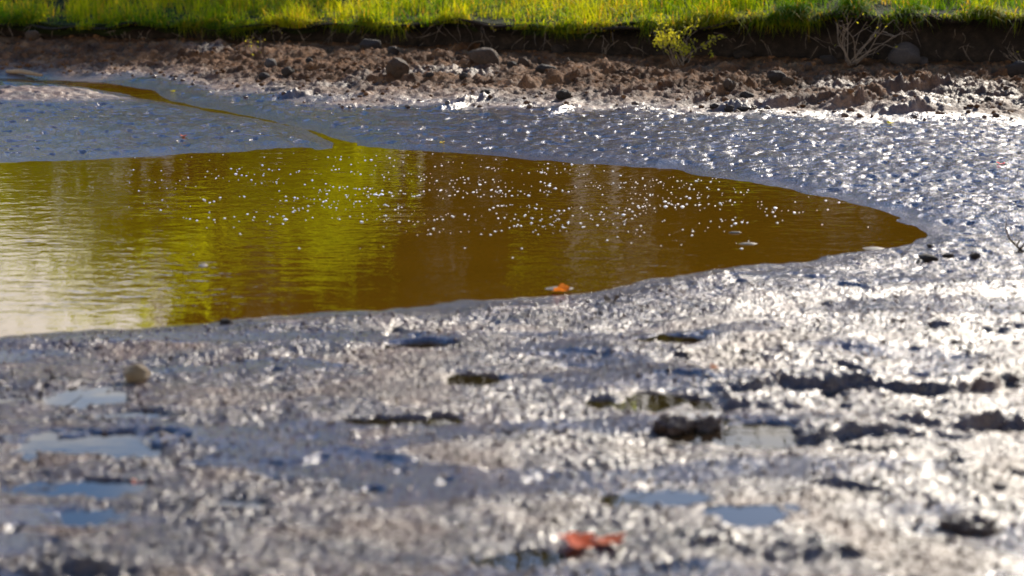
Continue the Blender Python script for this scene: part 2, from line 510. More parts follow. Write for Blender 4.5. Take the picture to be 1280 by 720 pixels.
def terrain(X, Y):
    shp = X.shape
    P = np.stack([X.ravel(), Y.ravel()], -1)
    x, y = P[:, 0], P[:, 1]
    wob = 0.05 * fbm(x, y, 0.5, 3, 3) + 0.015 * noise(x / 0.07, y / 0.07, 9) + 0.03 * noise(x / 0.19, y / 0.19, 10)
    sp = pool_sd(P) + wob * smooth(0.0, 0.3, np.abs(x) + 1)
    sc = creek_sd(P) + 0.5 * wob
    s = np.minimum(sp, sc)
    ys, yb = y_start(x), y_base(x)
    tt = (y - ys) / np.maximum(yb - ys, 0.05)
    # small island of drier mud at the left and the creek banks
    ix, iy, _ = at(20, 122, 0.03)
    isl = np.exp(-(((x - ix) / 0.75) ** 2 + ((y - iy) / 0.42) ** 2))
    z = np.where(s > 0, 0.004 + 0.022 * np.minimum(s, 1.2) + 0.012 * smooth(0, 0.15, s), np.maximum(-0.3, 0.004 + 0.12 * s))
    z = z + 0.06 * isl * smooth(0, 0.3, s)
    slope = smooth(0, 1, tt)
    z = z + slope * np.clip(Z_BASE - 0.01 - z, 0, 1)
    out = smooth(0.0, 0.14, s)
    nearside = smooth(8.5, 6.0, y)
    lap = smooth(-0.1, 0.4, tt)
    # roughness: gentle on the wet flat, cloddy in the foreground, lumpy on the far slope
    film_n = fbm(x * 0.6, y * 1.7, 0.6, 41, 3)
    film = smooth(0.10, 0.34, film_n) * (1 - lap)
    film = np.maximum(film, 0.5 * smooth(0.4, 0.1, sc) * (1 - lap))
    film = np.maximum(film, (1 - smooth(0.0, 0.35, s)) * (s > 0) * 0.8)
    left = smooth(0.4, -1.2, x) * nearside
    film = np.clip(film * (0.7 + 0.3 * left), 0, 1)
    calm = 1 - 0.75 * film * nearside
    film = np.clip(np.maximum(film, 0.8 * (1 - nearside) * (1 - 0.6 * smooth(2.6, 3.8, x)) * (1 - lap)), 0, 1)
    r = 0.010 * fbm(x, y, 0.55, 5, 2) * out
    A = np.clip(0.85 + 0.75 * fbm(x * 0.7, y, 0.32, 44, 2) * nearside, 0.35, 1.4)
    n_mid = fbm(x, y, 0.16, 21, 2)
    n_f = fbm(x, y, 0.055, 22, 2, 0.6)
    n_g = noise(x / 0.027, y / 0.027, 23) * (1 - nearside) + noise(x / 0.016, y / 0.016, 25) * nearside
    n_h = noise(x / 0.0095, y / 0.0095, 24) * nearside
    r = r + A * out * calm * (0.007 * n_mid + 0.0041 * n_f + (0.0023 + 0.0019 * nearside) * n_g + 0.0027 * n_h) * (1 - lap)
    # pits and prints scattered over the wet flat
    pit = np.maximum(smooth(0.42, 0.62, noise(x / 0.11, y / 0.11, 61)) * smooth(-0.1, 0.4, noise(x / 0.7, y / 0.7, 62)), smooth(0.38, 0.58, noise(x / 0.065, y / 0.065, 63)) * (1 - nearside))
    r = r - (0.010 + 0.003 * nearside) * pit * out * (1 - lap)
    lump = 1 - np.abs(noise(x / 0.24, y / 0.24, 31)) * 1.6
    ltop = smooth(1.05, 0.7, tt)
    r = r + lap * (0.016 * lump + 0.020 * fbm(x, y, 0.30, 32, 2) + 0.017 * fbm(x * 1.25 - y * 0.45, y, 0.12, 33, 3, 0.7) + 0.011 * n_g + 0.012 * (1 - 2 * np.abs(noise(x / 0.10 - y * 2.0, y / 0.07, 36)))) * (0.15 + 1.1 * ltop)
    r = r + isl * 0.012 * fbm(x, y, 0.09, 35, 2)
    z = z + r * np.where(s > 0, 1, 0.3)
    for k, (p, h) in enumerate(RIDGES):
        z = z + ridge_z(P, p, h * 0.8, 0.016, 0.09, 100 + k * 7)
    for k, (p, h) in enumerate(SCARPS):
        z = z + ridge_z(P, p, h, 0.03, 0.22, 300 + k * 7)
    wet = 1 - 0.92 * smooth(-0.14, 0.16, tt + 0.10 * fbm(x, y, 0.35, 55, 2)) * (1 - 0.4 * smooth(0.3, 0.7, fbm(x, y, 0.9, 57, 2) + 0.35 * smooth(0.5, 2.5, x) - 0.5 * (tt > 0.75)))
    wet = np.minimum(wet, 1 - 0.85 * smooth(0.25, 0.6, isl))
    wet = np.minimum(wet, 1 - 0.36 * nearside * smooth(0.0, 0.45, fbm(x, y * 1.4, 0.55, 58, 3)) * (1 - film))
    for (cx, cy, a, b, lab) in PUDS:
        m = (np.abs(x - cx) < a * 1.9) & (np.abs(y - cy) < b * 1.9)
        Q = P[m]
        e = np.hypot((Q[:, 0] - cx) / a, (Q[:, 1] - cy) / b) + 0.62 * fbm(Q[:, 0], Q[:, 1] * 1.3, 0.13, 71, 3)
        k = smooth(1.45, 0.85, e)
        lvl = pud_level(cx, cy)
        z[m] = z[m] * (1 - k) + k * (lvl + 0.022 * (e - 1.0) * np.where(e < 1, 1.4, 1.0))
    return z.reshape(shp), wet.reshape(shp), film.reshape(shp), s.reshape(shp)

def pud_level(cx, cy):
    s = float(pool_sd(np.array([[cx, cy]]))[0])
    return 0.004 + 0.022 * min(s, 1.2) + 0.012 * min(1, max(0, s / 0.15)) - 0.006

# ------------------------------------------------------------------ mud (the dry pond bed)
yy = [2.6]
while yy[-1] < 15.4:
    yy.append(yy[-1] + 0.0044 + 0.0013 * max(0, yy[-1] - 3.4) + (0.012 if yy[-1] < 3.8 else 0))
yy = np.array(yy)
yy = np.concatenate([[-60, -25, -10, -4, -1, 0.6, 1.6, 2.2], yy, [15.8]])
u = np.linspace(-0.36, 0.36, 840)
ext = np.concatenate([0.36 + 0.0024 * np.arange(1, 131) * (1 + 0.004 * np.arange(1, 131)), [0.88, 1.0, 1.3, 2.0, 4.0, 8.0, 20.0]])
u = np.concatenate([-ext[::-1], u, ext])
X = u[None, :] * np.maximum(yy, 2.6)[:, None]
Y = np.repeat(yy[:, None], len(u), 1)
Z, WET, FILM, SDIST = terrain(X, Y)
mud = grid_mesh('mud', X, Y, Z, M_MUD, {'wet': WET.ravel(), 'film': FILM.ravel()})
tag(mud, kind='structure')

def ground_z(x, y):
    """height of the mud at a spot"""
    z, *_ = terrain(np.array([[x]]), np.array([[y]]))
    return float(z[0, 0])

def on_mud(px, py):
    z = 0.03
    for _ in range(8):
        x, y, _z = at(px, py, z)
        z = 0.5 * z + 0.5 * ground_z(x, y)
    x, y, _z = at(px, py, z)
    return x, y, ground_z(x, y)

# ------------------------------------------------------------------ water
wx = np.linspace(-9, 6.5, 60)
wy = np.linspace(4.5, 14.5, 50)
WX, WY = np.meshgrid(wx, wy)
pool_poly = [(p[0], p[1]) for p in POOL]
def ribbon(name, mat):
    # the pool sheet follows its outline, grown a little under the mud
    c = POOL.mean(0)
    ring = []
    n = len(POOL)
    for i in range(n):
        tdir = POOL[(i + 1) % n] - POOL[i - 1]
        nrm = np.array([-tdir[1], tdir[0]]) / (np.hypot(*tdir) + 1e-9)
        if nrm @ (POOL[i] - c) < 0:
            nrm = -nrm
        ring.append(POOL[i] + nrm * 0.14)
    verts = [(p[0], p[1], 0.0) for p in ring]
    return mesh_obj(name, verts, [list(range(n))], mat, smooth_=False)
pool = tag(ribbon('pool_water', M_POOL), kind='structure')
cv, cf = [], []
for i in range(len(CREEK)):
    a, b = CREEK[max(i - 1, 0)], CREEK[min(i + 1, len(CREEK) - 1)]
    t_ = (b - a) / np.hypot(*(b - a))
    nrm = np.array([-t_[1], t_[0]])
    w = CREEK_W[i] + 0.12
    cv += [(*(CREEK[i] - nrm * w), -0.002), (*(CREEK[i] + nrm * w), -0.002)]
    if i:
        cf.append((2 * i - 2, 2 * i - 1, 2 * i + 1, 2 * i))
creek = tag(mesh_obj('creek_water', cv, cf, M_POOL, smooth_=False), kind='structure')
for cx, cy, a, b, lab in PUDS:
    n = 40
    lv = pud_level(cx, cy)
    vv = [(cx + 1.5 * a * math.cos(2 * math.pi * k / n), cy + 1.5 * b * math.sin(2 * math.pi * k / n), lv) for k in range(n)]
    o = mesh_obj('puddle', vv, [list(range(n))], M_PUD, smooth_=False)
    tag(o, lab, None, None, 'structure')

# ------------------------------------------------------------------ bank and meadow
bx = np.concatenate([[-80, -40, -20, -12, -9], np.arange(-7, 7.5, 0.025), [9, 12, 20, 40, 80]])
prof = [(0.10, -0.05), (0.10, 0.0), (0.085, 0.12), (0.10, 0.26), (0.12, 0.42), (0.12, 0.56), (0.10, 0.68), (0.06, 0.78), (0.0, 0.86), (-0.08, 0.92), (-0.12, 0.97), (-0.10, 1.02), (0.05, 0.98), (0.2, 0.9)]
rows = []
for k, (dy, f) in enumerate(prof):
    yb, zt = y_base(bx), z_lip(bx)
    nz = 0.05 * fbm(bx, np.full_like(bx, k * 0.035), 0.30, 81, 3)
    rows.append((bx, lip_y(bx) + dy + nz * 0.8, 0.08 + (zt - 0.08) * f + (0.03 * noise(bx / 0.35, np.full_like(bx, 0.7), 83) if f > 0.8 else 0)))
bank = grid_mesh('bank', np.array([r[0] for r in rows]), np.array([r[1] for r in rows]), np.array([r[2] for r in rows]), M_SOIL)
tag(bank, kind='structure')
def meadow_z(x, y):
    return z_lip(x) * 1.0 + 0.03 * np.clip(y - y_base(x), 0, 6) + 0.03 * noise(x / 0.6, y / 0.6, 91) * smooth(0, 0.5, y - y_base(x))
moff = np.concatenate([np.linspace(0.06, 3.0, 60), [3.5, 4.5, 6, 9, 14, 22, 40, 80, 200, 600]])
MX = np.repeat(np.concatenate([[-600, -200], bx[::3], [200, 600]])[None, :], len(moff), 0)
MY = lip_y(MX) - 0.16 + moff[:, None]
MZ = meadow_z(MX, MY) + 0.012
MZ[0, :] -= 0.16
MY[0, :] += 0.35
meadow = grid_mesh('meadow', MX, MY, MZ, M_MEADOW)
tag(meadow, kind='structure')

# ------------------------------------------------------------------ grass
def blades(name, root, az, h, lean, w, tint, mat, droop=0.0):
    N = len(root)
    ts = np.array([0, 0.4, 0.75, 1.0])
    dx, dy = np.cos(az), np.sin(az)
    sx, sy = -dy, dx
    V = np.zeros((N, 7, 3))
    C = np.zeros((N, 7, 4))
    idx = 0
    for k, t in enumerate(ts):
        off = lean * h * t ** 1.8
        zz = h * (t - (droop * t ** 2.5))
        zz = zz * np.sqrt(np.maximum(0.1, 1 - 0.5 * np.minimum(lean, 1.2) ** 2 * t))
        c = np.stack([root[:, 0] + dx * off, root[:, 1] + dy * off, root[:, 2] + zz], -1)
        ww = w * (1.0, 0.9, 0.55, 0)[k]
        if k < 3:
            V[:, idx, :] = c + np.stack([sx * ww, sy * ww, 0 * ww], -1)
            V[:, idx + 1, :] = c - np.stack([sx * ww, sy * ww, 0 * ww], -1)
            C[:, idx:idx + 2, :3] = tint[:, None, :]
            idx += 2
        else:
            V[:, idx, :] = c
            C[:, idx, :3] = tint
    C[..., 3] = 1
    b = np.arange(N)[:, None] * 7
    q = np.concatenate([b + 0, b + 1, b + 3, b + 2, b + 2, b + 3, b + 5, b + 4, b + 4, b + 5, b + 6], 1).reshape(-1)
    starts = (np.arange(N)[:, None] * 11 + np.array([0, 4, 8])[None, :]).reshape(-1)
    tot = np.tile([4, 4, 3], N)
    return np_mesh(name, V.reshape(-1, 3), q, starts, tot, mat, {'tint': C.reshape(-1, 4)}, smooth_=True)

def grass_tint(n, yel):
    g0, g1, g2 = np.array([0.06, 0.12, 0.002]), np.array([0.30, 0.29, 0.003]), np.array([0.36, 0.21, 0.015])
    a = np.clip(RNG.normal(0.4, 0.3, n) + yel, 0, 1)[:, None]
    t = g0 * (1 - a) + g1 * a
    dry = (RNG.random(n) < 0.09 + 0.14 * np.clip(yel, 0, 1))[:, None]
    return np.where(dry, g2, t) * RNG.uniform(0.8, 1.2, n)[:, None]

def scatter_grass(n, y0, y1, hmin, hmax, name, xlim=(-7.0, 7.0), lip=False):
    x = RNG.uniform(*xlim, n)
    o = RNG.uniform(y0, y1, n)
    y = lip_y(x) + o
    clump = fbm(x, y, 0.30, 95, 2)
    keep = RNG.random(n) < np.clip(0.48 + 2.1 * clump, 0.01, 1)
    x, y, o, clump = x[keep], y[keep], o[keep], clump[keep]
    n = len(x)
    z = meadow_z(x, y)
    tall = smooth(0.9, 1.6, x) * (1 - smooth(2.4, 2.9, x))
    h = RNG.uniform(hmin, hmax, n) * (0.35 + 1.5 * np.clip(clump + 0.25, 0, 1)) * (1 + 0.9 * tall)
    az = RNG.uniform(0, 2 * math.pi, n)
    lean = np.abs(RNG.normal(0.45, 0.25, n))
    if lip:
        az = np.where(RNG.random(n) < 0.8, RNG.normal(-math.pi / 2, 0.6, n), az)
        lean = np.abs(RNG.normal(0.85, 0.3, n))
    if lip:
        z = z + np.where(o < -0.08, -0.02, 0.0)
    yel = 0.9 * fbm(x, y, 0.9, 97, 2) + 0.1 - 0.4 * smooth(0.7, 1.4, x) * (1 - smooth(2.7, 3.2, x))
    return blades(name, np.stack([x, y, z], -1), az, h, lean, RNG.uniform(0.0018, 0.0038, n), grass_tint(n, yel), M_GRASS,
                  droop=RNG.uniform(0.25, 1.15, n) if lip else RNG.uniform(0, 0.25, n))
tag(scatter_grass(80000, -0.05, 2.7, 0.07, 0.17, 'meadow_grass'), 'sunlit yellow green grass on top of the bank', 'grass', None, 'stuff')
tag(scatter_grass(30000, -0.12, 0.14, 0.05, 0.14, 'lip_grass', lip=True), 'grass hanging over the dark edge of the bank', 'grass', None, 'stuff')
tag(scatter_grass(9000, 2.6, 9.0, 0.12, 0.3, 'far_grass', (-9, 9)), 'longer meadow grass farther behind the bank', 'grass', None, 'stuff')

def tussocks(n_c, per, name):
    X_, Y_, H_, T_ = [], [], [], []
    for c in range(n_c):
        cx_ = RNG.uniform(-4.6, 4.6)
        m = int(per * RNG.uniform(0.4, 1.5))
        sp = RNG.uniform(0.04, 0.12)
        xx_ = RNG.normal(cx_, sp, m)
        X_.append(xx_)
        Y_.append(lip_y(xx_) + RNG.uniform(-0.13, 0.02, m))
        H_.append(RNG.uniform(0.08, 0.22, m) * RNG.uniform(0.6, 1.3))
        T_.append(grass_tint(m, RNG.uniform(-0.35, 0.45)))
    x, y, h, tint = np.concatenate(X_), np.concatenate(Y_), np.concatenate(H_), np.concatenate(T_)
    n = len(x)
    z = z_lip(x) - RNG.uniform(0, 0.035, n)
    return blades(name, np.stack([x, y, z], -1), RNG.normal(-math.pi / 2, 0.75, n), h, np.abs(RNG.normal(0.75, 0.3, n)), RNG.uniform(0.0018, 0.0036, n),
                  tint, M_GRASS, droop=RNG.uniform(0.4, 1.7, n))
tag(tussocks(18, 170, 'overhanging_tussocks'), 'ragged grass tussocks drooping over the bank edge', 'grass', None, 'stuff')

def leaf_cards(name, centers, size, tint, mat, parent=None, flat=0.0):
    N = len(centers)
    nrm = RNG.normal(size=(N, 3))
    nrm[:, 2] += flat
    nrm /= np.linalg.norm(nrm, axis=1)[:, None]
    a = np.cross(nrm, RNG.normal(size=(N, 3)))
    a /= np.linalg.norm(a, axis=1)[:, None]
    b = np.cross(nrm, a)
    s = size[:, None]
    fold = nrm * s * 0.18
    V = np.stack([centers - a * s, centers + b * s * 0.42 + fold - a * s * 0.1, centers + a * s, centers - b * s * 0.42 + fold - a * s * 0.1], 1)
    C = np.ones((N, 4, 4))
    C[..., :3] = tint[:, None, :]
    i = np.arange(N)[:, None] * 4
    q = np.concatenate([i, i + 1, i + 2, i, i + 2, i + 3], 1).reshape(-1)
    return np_mesh(name, V.reshape(-1, 3), q, np.arange(2 * N) * 3, np.full(2 * N, 3), mat, {'tint': C.reshape(-1, 4)}, smooth_=False, parent=parent)

# low leafy herbs in the turf
n = 20000
x = RNG.uniform(-5.2, 1.2, n)
o = RNG.uniform(-0.04, 1.3, n)
y = lip_y(x) + o
cl = fbm(x, y, 0.5, 99, 2)
k = RNG.random(n) < np.clip(0.4 + 1.6 * cl, 0.0, 1)
x, y, o, cl = x[k], y[k], o[k], cl[k]
z = meadow_z(x, y) + RNG.uniform(0.01, 0.10, len(x)) * (0.6 + cl) + np.where(o < 0.06, -0.05, 0) * RNG.random(len(x))
yl = np.clip(RNG.normal(0.45, 0.35, len(x)) + 0.3 * noise(x / 0.8, y / 0.8, 5), 0, 1)[:, None]
tint = np.array([0.06, 0.12, 0.012]) * (1 - yl) + np.array([0.23, 0.20, 0.018]) * yl
tag(leaf_cards('herb_leaves', np.stack([x, y, z], -1), RNG.uniform(0.008, 0.018, len(x)), tint, M_HERB, flat=0.8),
    'low leafy herbs mixed into the grass along the bank top', 'herbs', None, 'stuff')

# ------------------------------------------------------------------ tubes, twigs
def tube_geo(path, rads, nseg=6, base=0):
    V, Fc = [], []
    path = [Vector(p) for p in path]
    up = Vector((0.3, 0.2, 1)).normalized()
    for i, p in enumerate(path):
        t = (path[min(i + 1, len(path) - 1)] - path[max(i - 1, 0)]).normalized()
        s = t.cross(up)
        if s.length < 1e-3:
            s = t.cross(Vector((1, 0, 0)))
        s.normalize()
        w = s.cross(t)
        for k in range(nseg):
            a = 2 * math.pi * k / nseg
            V.append(p + (s * math.cos(a) + w * math.sin(a)) * rads[i])
    for i in range(len(path) - 1):
        for k in range(nseg):
            a, b = base + i * nseg + k, base + i * nseg + (k + 1) % nseg
            Fc.append((a, b, b + nseg, a + nseg))
    Fc.append(tuple(base + k for k in reversed(range(nseg))))
    Fc.append(tuple(base + (len(path) - 1) * nseg + k for k in range(nseg)))
    return V, Fc

def wander(p, d, length, n, jit, rnd, grav=0.0):
    p, d = Vector(p), Vector(d).normalized()
    pts = [p.copy()]
    for _ in range(n):
        d = (d + Vector((rnd.gauss(0, jit), rnd.gauss(0, jit), rnd.gauss(0, jit) - grav))).normalized()
        p = p + d * (length / n)
        pts.append(p.copy())
    return pts

# ------------------------------------------------------------------ rocks
def rock_mesh(seed, angular=0.0, sub=3):
    import bmesh
    rnd = random.Random(seed)
    bm = bmesh.new()
    bmesh.ops.create_icosphere(bm, subdivisions=sub, radius=1.0)
    planes = []
    for _ in range(9):
        v = Vector((rnd.gauss(0, 1), rnd.gauss(0, 1), rnd.gauss(0, 0.8))).normalized()
        planes.append((v, rnd.uniform(0.62, 0.92)))
    co = np.array([v.co[:] for v in bm.verts])
    off = rnd.uniform(0, 50)
    nn = noise(co[:, 0] * 1.3 + off + co[:, 2], co[:, 1] * 1.3 + co[:, 2] * 0.7, seed) * 0.26 + noise(co[:, 0] * 3.7 + off, co[:, 1] * 3.7 + co[:, 2] * 3.1, seed + 3) * 0.13
    for v, q in zip(bm.verts, nn):
        c = v.co * (1 + float(q))
        for pn, pd in planes:
            e = c.dot(pn) - pd
            if e > 0:
                c = c - pn * e * (0.55 + 0.42 * angular)
        v.co = c
    me = bpy.data.meshes.new('rock')
    bm.to_mesh(me)
    bm.free()
    me.polygons.foreach_set('use_smooth', [angular < 0.5] * len(me.polygons))
    return me

GR = 'stones lying on the far mud slope'
ROCK_PX = [  # px x, px y of foot, px width, px height, kind, angular, label
    (40, 52, 18, 13, 'ochre', .2, 'round stone with tan top in the shade at the far left'),
    (338, 80, 15, 13, 'grey', .2, 'small pale upright stone at the edge of the bank shade'),
    (330, 98, 15, 9, 'dark', .3, 'dark low stone left of the twin lumps below the yellow sprig'),
    (359, 97, 17, 11, 'dark', .5, 'dark rough stone on the brown slope below the small pale stone'),
    (387, 84, 10, 7, 'dark', .3, 'tiny dark stone right of the small pale upright stone'),
    (497, 97, 32, 27, 'ochre', .8, 'dark angular boulder with ochre top standing alone on the slope'),
    (463, 64, 28, 11, 'dark', .3, 'low dark stone on the slope up from the angular boulder'),
    (491, 64, 17, 11, 'dark', .5, 'small dark stone directly above the angular boulder'),
    (606, 80, 44, 25, 'ochre', .1, 'smooth domed boulder leaning on the upper slope'),
    (654, 82, 15, 13, 'ochre', .9, 'blocky stone right of the domed boulder'),
    (641, 86, 14, 10, 'dark', .6, 'dark stone leaning against the blocky one'),
    (681, 88, 28, 11, 'dark', .3, 'flat dark stone right of the blocky pair'),
    (697, 68, 20, 12, 'dark', .6, 'dark wedge stone at the shadow line in the middle'),
    (709, 80, 8, 8, 'ochre', .7, 'tiny pointed stone above the flat dark stone'),
    (705, 124, 22, 12, 'dark', .5, 'dark clod shaped stone at the foot of the middle slope'),
    (751, 53, 20, 9, 'grey', .2, 'grey oblong stone in the shade under the middle bank'),
    (912, 115, 17, 17, 'ochre', 1., 'square edged block stone standing on the slope at right'),
    (972, 102, 24, 14, 'dark', .5, 'dark slab stone tilted behind a rounder stone'),
    (985, 107, 15, 12, 'ochre', .3, 'round stone in front of the tilted dark slab'),
    (1011, 89, 13, 11, 'ochre', .4, 'small tan topped stone left of the bare shrub'),
    (1134, 80, 40, 26, 'grey', .1, 'large grey boulder at the foot of the bank'),
    (1152, 82, 19, 11, 'grey', .1, 'small pale stone in front of the large grey boulder'),
    (1189, 73, 24, 9, 'dark', .2, 'low dark stone in the bank shade right of the large grey boulder'),
    (1036, 82, 24, 11, 'dark', .3, 'dark stone behind the stems of the bare shrub'),
    (1112, 80, 10, 6, 'dark', .3, 'tiny dark stone left of the large grey boulder'),
    (856, 77, 14, 9, 'dark', .3, 'dark round stone below the leafy yellow bush'),
    (928, 73, 26, 10, 'dark', .4, 'dark slab lying in the shade under the right bank'),
    (934, 123, 20, 9, 'dark', .6, 'dark ridge shaped stone below the square block'),
    (893, 137, 12, 6, 'dark', .5, 'leftmost of three dark stones along the slope foot'),
    (912, 137, 13, 8, 'dark', .5, 'middle one of three dark stones along the slope foot'),
    (929, 137, 20, 6, 'dark', .5, 'flattest of three dark stones along the slope foot'),
    (1236, 127, 10, 8, 'dark', .6, 'small dark pointed stone near the right edge of the slope'),
    (1275, 94, 34, 18, 'dark', .2, 'dark boulder cut by the right edge of the picture'),
    (537, 97, 10, 8, 'dark', .5, 'small dark stone right of the angular boulder'),
    (579, 105, 12, 8, 'dark', .4, 'small dark stone below the domed boulder'),
    (607, 118, 12, 6, 'dark', .4, 'small flat stone at the slope foot under the domed boulder'),
    (452, 88, 9, 6, 'dark', .4, 'tiny dark stone left of the angular boulder'),
    (1082, 72, 12, 6, 'grey', .2, 'small grey stone right of the bare shrub base'),
    (168, 478, 36, 21, 'tan', .0, 'smooth tan pebble on the wet mud near the pool'),
    (281, 405, 15, 7, 'dark', .1, 'small dark pebble at the near edge of the pool'),
    (1161, 326, 27, 8, 'dark', .2, 'flat brown topped pebble right of the pool tip'),
    (1186, 322, 14, 5, 'dark', .2, 'small dark pebble between two larger ones by the pool tip'),
    (1220, 323, 15, 7, 'dark', .3, 'dark pebble nearest the bent twig'),
    (1163, 309, 9, 4, 'dark', .2, 'tiny pebble right at the tip of the pool'),
]
for k, (px, py, w, h, kind, ang, lab) in enumerate(ROCK_PX):
    x, y, z = on_mud(px, py)
    d = math.sqrt(x * x + y * y + (CAM_H - z) ** 2)
    sx, sz = 0.5 * w * d / F_PX, 0.5 * h * d / F_PX
    me = rock_mesh(400 + k * 13, ang)
    o = bpy.data.objects.new('pebble' if k >= 38 else 'rock', me)
    COL.objects.link(o)
    me.materials.append(ROCKS[kind])
    rnd = random.Random(k)
    o.scale = (sx * 1.05, (sx + sz) * 0.5, sz * 1.2)
    o.rotation_euler = (rnd.uniform(-.15, .15), rnd.uniform(-.15, .15) + (0.25 if 'leaning' in lab or 'tilted' in lab else 0), rnd.uniform(-0.4, 0.4))
    o.location = (x, y + sx * 0.5, z + sz * 0.72)
    tag(o, lab, 'pebble' if k >= 38 else 'stone', GR if k < 38 else 'pebbles on the wet mud')

# loose clods strewn over the far slope: too many and too small to count
def clod_field(name, n, picker, smin, smax, mat, label):
    import bmesh
    base = [rock_mesh(900 + q, 0.6, 1) for q in range(4)]
    B = []
    for me in base:
        v = np.zeros(len(me.vertices) * 3)
        me.vertices.foreach_get('co', v)
        f = np.array([p.vertices[:] for p in me.polygons])
        B.append((v.reshape(-1, 3), f))
    for me in base:
        bpy.data.meshes.remove(me)
    pts = picker(n)
    zz, wet, film, s = terrain(pts[:, 0][None, :], pts[:, 1][None, :])
    VV, FF, off = [], [], 0
    W = []
    for i in range(len(pts)):
        if s[0, i] < 0.05:
            continue
        v, f = B[i % 4]
        r = smin + (smax - smin) * RNG.random() ** 3
        a = RNG.uniform(0, 6.28)
        sc = np.array([r * RNG.uniform(.8, 1.5), r * RNG.uniform(.8, 1.3), r * RNG.uniform(.5, .9)])
        q = v * sc
        q = np.stack([q[:, 0] * math.cos(a) - q[:, 1] * math.sin(a), q[:, 0] * math.sin(a) + q[:, 1] * math.cos(a), q[:, 2]], -1)
        VV.append(q + np.array([pts[i, 0], pts[i, 1], zz[0, i] + sc[2] * 0.25]))
        FF.append(f + off)
        off += len(v)
        W.append(np.full(len(v), wet[0, i]))
    V, Fa, W = np.concatenate(VV), np.concatenate(FF), np.concatenate(W)
    o = np_mesh(name, V, Fa.reshape(-1), np.arange(len(Fa)) * 3, np.full(len(Fa), 3), mat, {'wet': W, 'film': W * 0}, smooth_=True)
    return tag(o, label, 'mud clods', None, 'stuff')
def slope_pick(n):
    x = RNG.uniform(-4.6, 4.6, n)
    t = RNG.uniform(-0.05, 1.0, n)
    return np.stack([x, y_start(x) + t * (y_base(x) - y_start(x))], -1)
clod_field('slope_clods', 2600, slope_pick, 0.005, 0.024, M_MUD, 'small brown clods strewn over the far mud slope')
def near_pick(n):
    y = 3.9 + 3.2 * RNG.random(n) ** 1.3
    return np.stack([RNG.uniform(-0.33, 0.33, n) * y, y], -1)
clod_field('foreground_crumbs', 12000, near_pick, 0.003, 0.009, M_MUD, 'wet mud crumbs covering the foreground')

# ------------------------------------------------------------------ dark clods by the puddle, foreground
for px, py, w, h, lab in [(846, 540, 44, 24, 'dark upright mud clod beside the pale blue puddle'),
                          (884, 541, 30, 26, 'narrower dark mud clod right at the pale blue puddle'),
                          (1215, 664, 58, 22, 'dark lump of mud in the lower right foreground')]:
    x, y, z = on_mud(px, py)
    d = math.sqrt(x * x + y * y + (CAM_H - z) ** 2)
    sx, sz = 0.5 * w * d / F_PX, 0.5 * h * d / F_PX
    me = rock_mesh(1500 + px, 0.2, 5)
    co = np.array([v.co[:] for v in me.vertices])
    nn = 1 + 0.35 * noise(co[:, 0] * 2.6 + px, co[:, 1] * 2.6 + co[:, 2] * 2.2, 7) + 0.28 * noise(co[:, 0] * 6 + co[:, 2] * 3, co[:, 1] * 6 + co[:, 2] * 5, 8) + 0.12 * noise(co[:, 0] * 14 + co[:, 2] * 9, co[:, 1] * 14 - co[:, 2] * 11, 9)
    for v, q in zip(me.vertices, nn):
        v.co = v.co * float(q)
    me.materials.append(M_MUD)
    for nm, val in (('wet', 1.0), ('film', 0.0)):
        a_ = me.attributes.new(nm, 'FLOAT', 'POINT')
        a_.data.foreach_set('value', np.full(len(me.vertices), val, dtype=np.float32))
    o = bpy.data.objects.new('mud_clod', me)
    COL.objects.link(o)
    o.scale = (sx * 1.15, sx * 0.9, sz * 0.95)
    o.location = (x, y + sx * 0.4, z + sz * 0.5)
    tag(o, lab, 'mud clod', 'loose mud clods in the foreground')

# ------------------------------------------------------------------ twigs and sticks
def twig(name, px, py, paths, rad, mat, label, cat='twig'):
    """paths: lists of offsets (right, back, up) in metres from the foot"""
    x, y, z = on_mud(px, py)
    V, Fc = [], []
    for p in paths:
        v, f = tube_geo(p, [rad * (1 - 0.7 * i / (len(p) - 1)) for i in range(len(p))], 6, len(V))
        V += v
        Fc += f
    o = mesh_obj(name, V, Fc, mat)
    o.location = (x, y, z)
    return tag(o, label, cat)
twig('twig', 1272, 314, [[(0.03, 0, -0.01), (-0.005, 0.0, 0.02), (-0.035, 0.01, 0.05), (-0.05, 0.01, 0.09), (-0.045, 0.02, 0.13)],
                         [(-0.005, 0.0, 0.02), (0.01, 0.01, 0.045)], [(0.0, 0.0, -0.005), (0.03, 0.01, 0.03), (0.05, 0.02, 0.045)]], 0.0055, M_DTWIG,
     'thin dark bent twig sticking out of the mud at the right edge')
twig('twig', 48, 500, [[(0, 0, -0.01), (0.01, 0.02, 0.03), (0.03, 0.05, 0.055), (0.07, 0.09, 0.05), (0.10, 0.12, 0.03)], [(0.03, 0.05, 0.055), (0.02, 0.07, 0.075)]],
     0.004, M_DTWIG, 'dark bent twig over the pale puddle at the left')
x, y, z = on_mud(12, 92)
V, Fc = tube_geo([(-0.02, 0, 0.015), (0.08, -0.03, 0.02), (0.17, -0.10, 0.016), (0.27, -0.2, 0.012)], [0.012, 0.018, 0.017, 0.010], 10)
o = mesh_obj('driftwood_stick', V, Fc, mat_plain('driftwood', (0.28, 0.18, 0.10), 0.7, 0.3, 0.5, scale=40))
o.location = (x, y, z)
tag(o, 'short tan driftwood stick lying by the creek at the far left', 'stick')
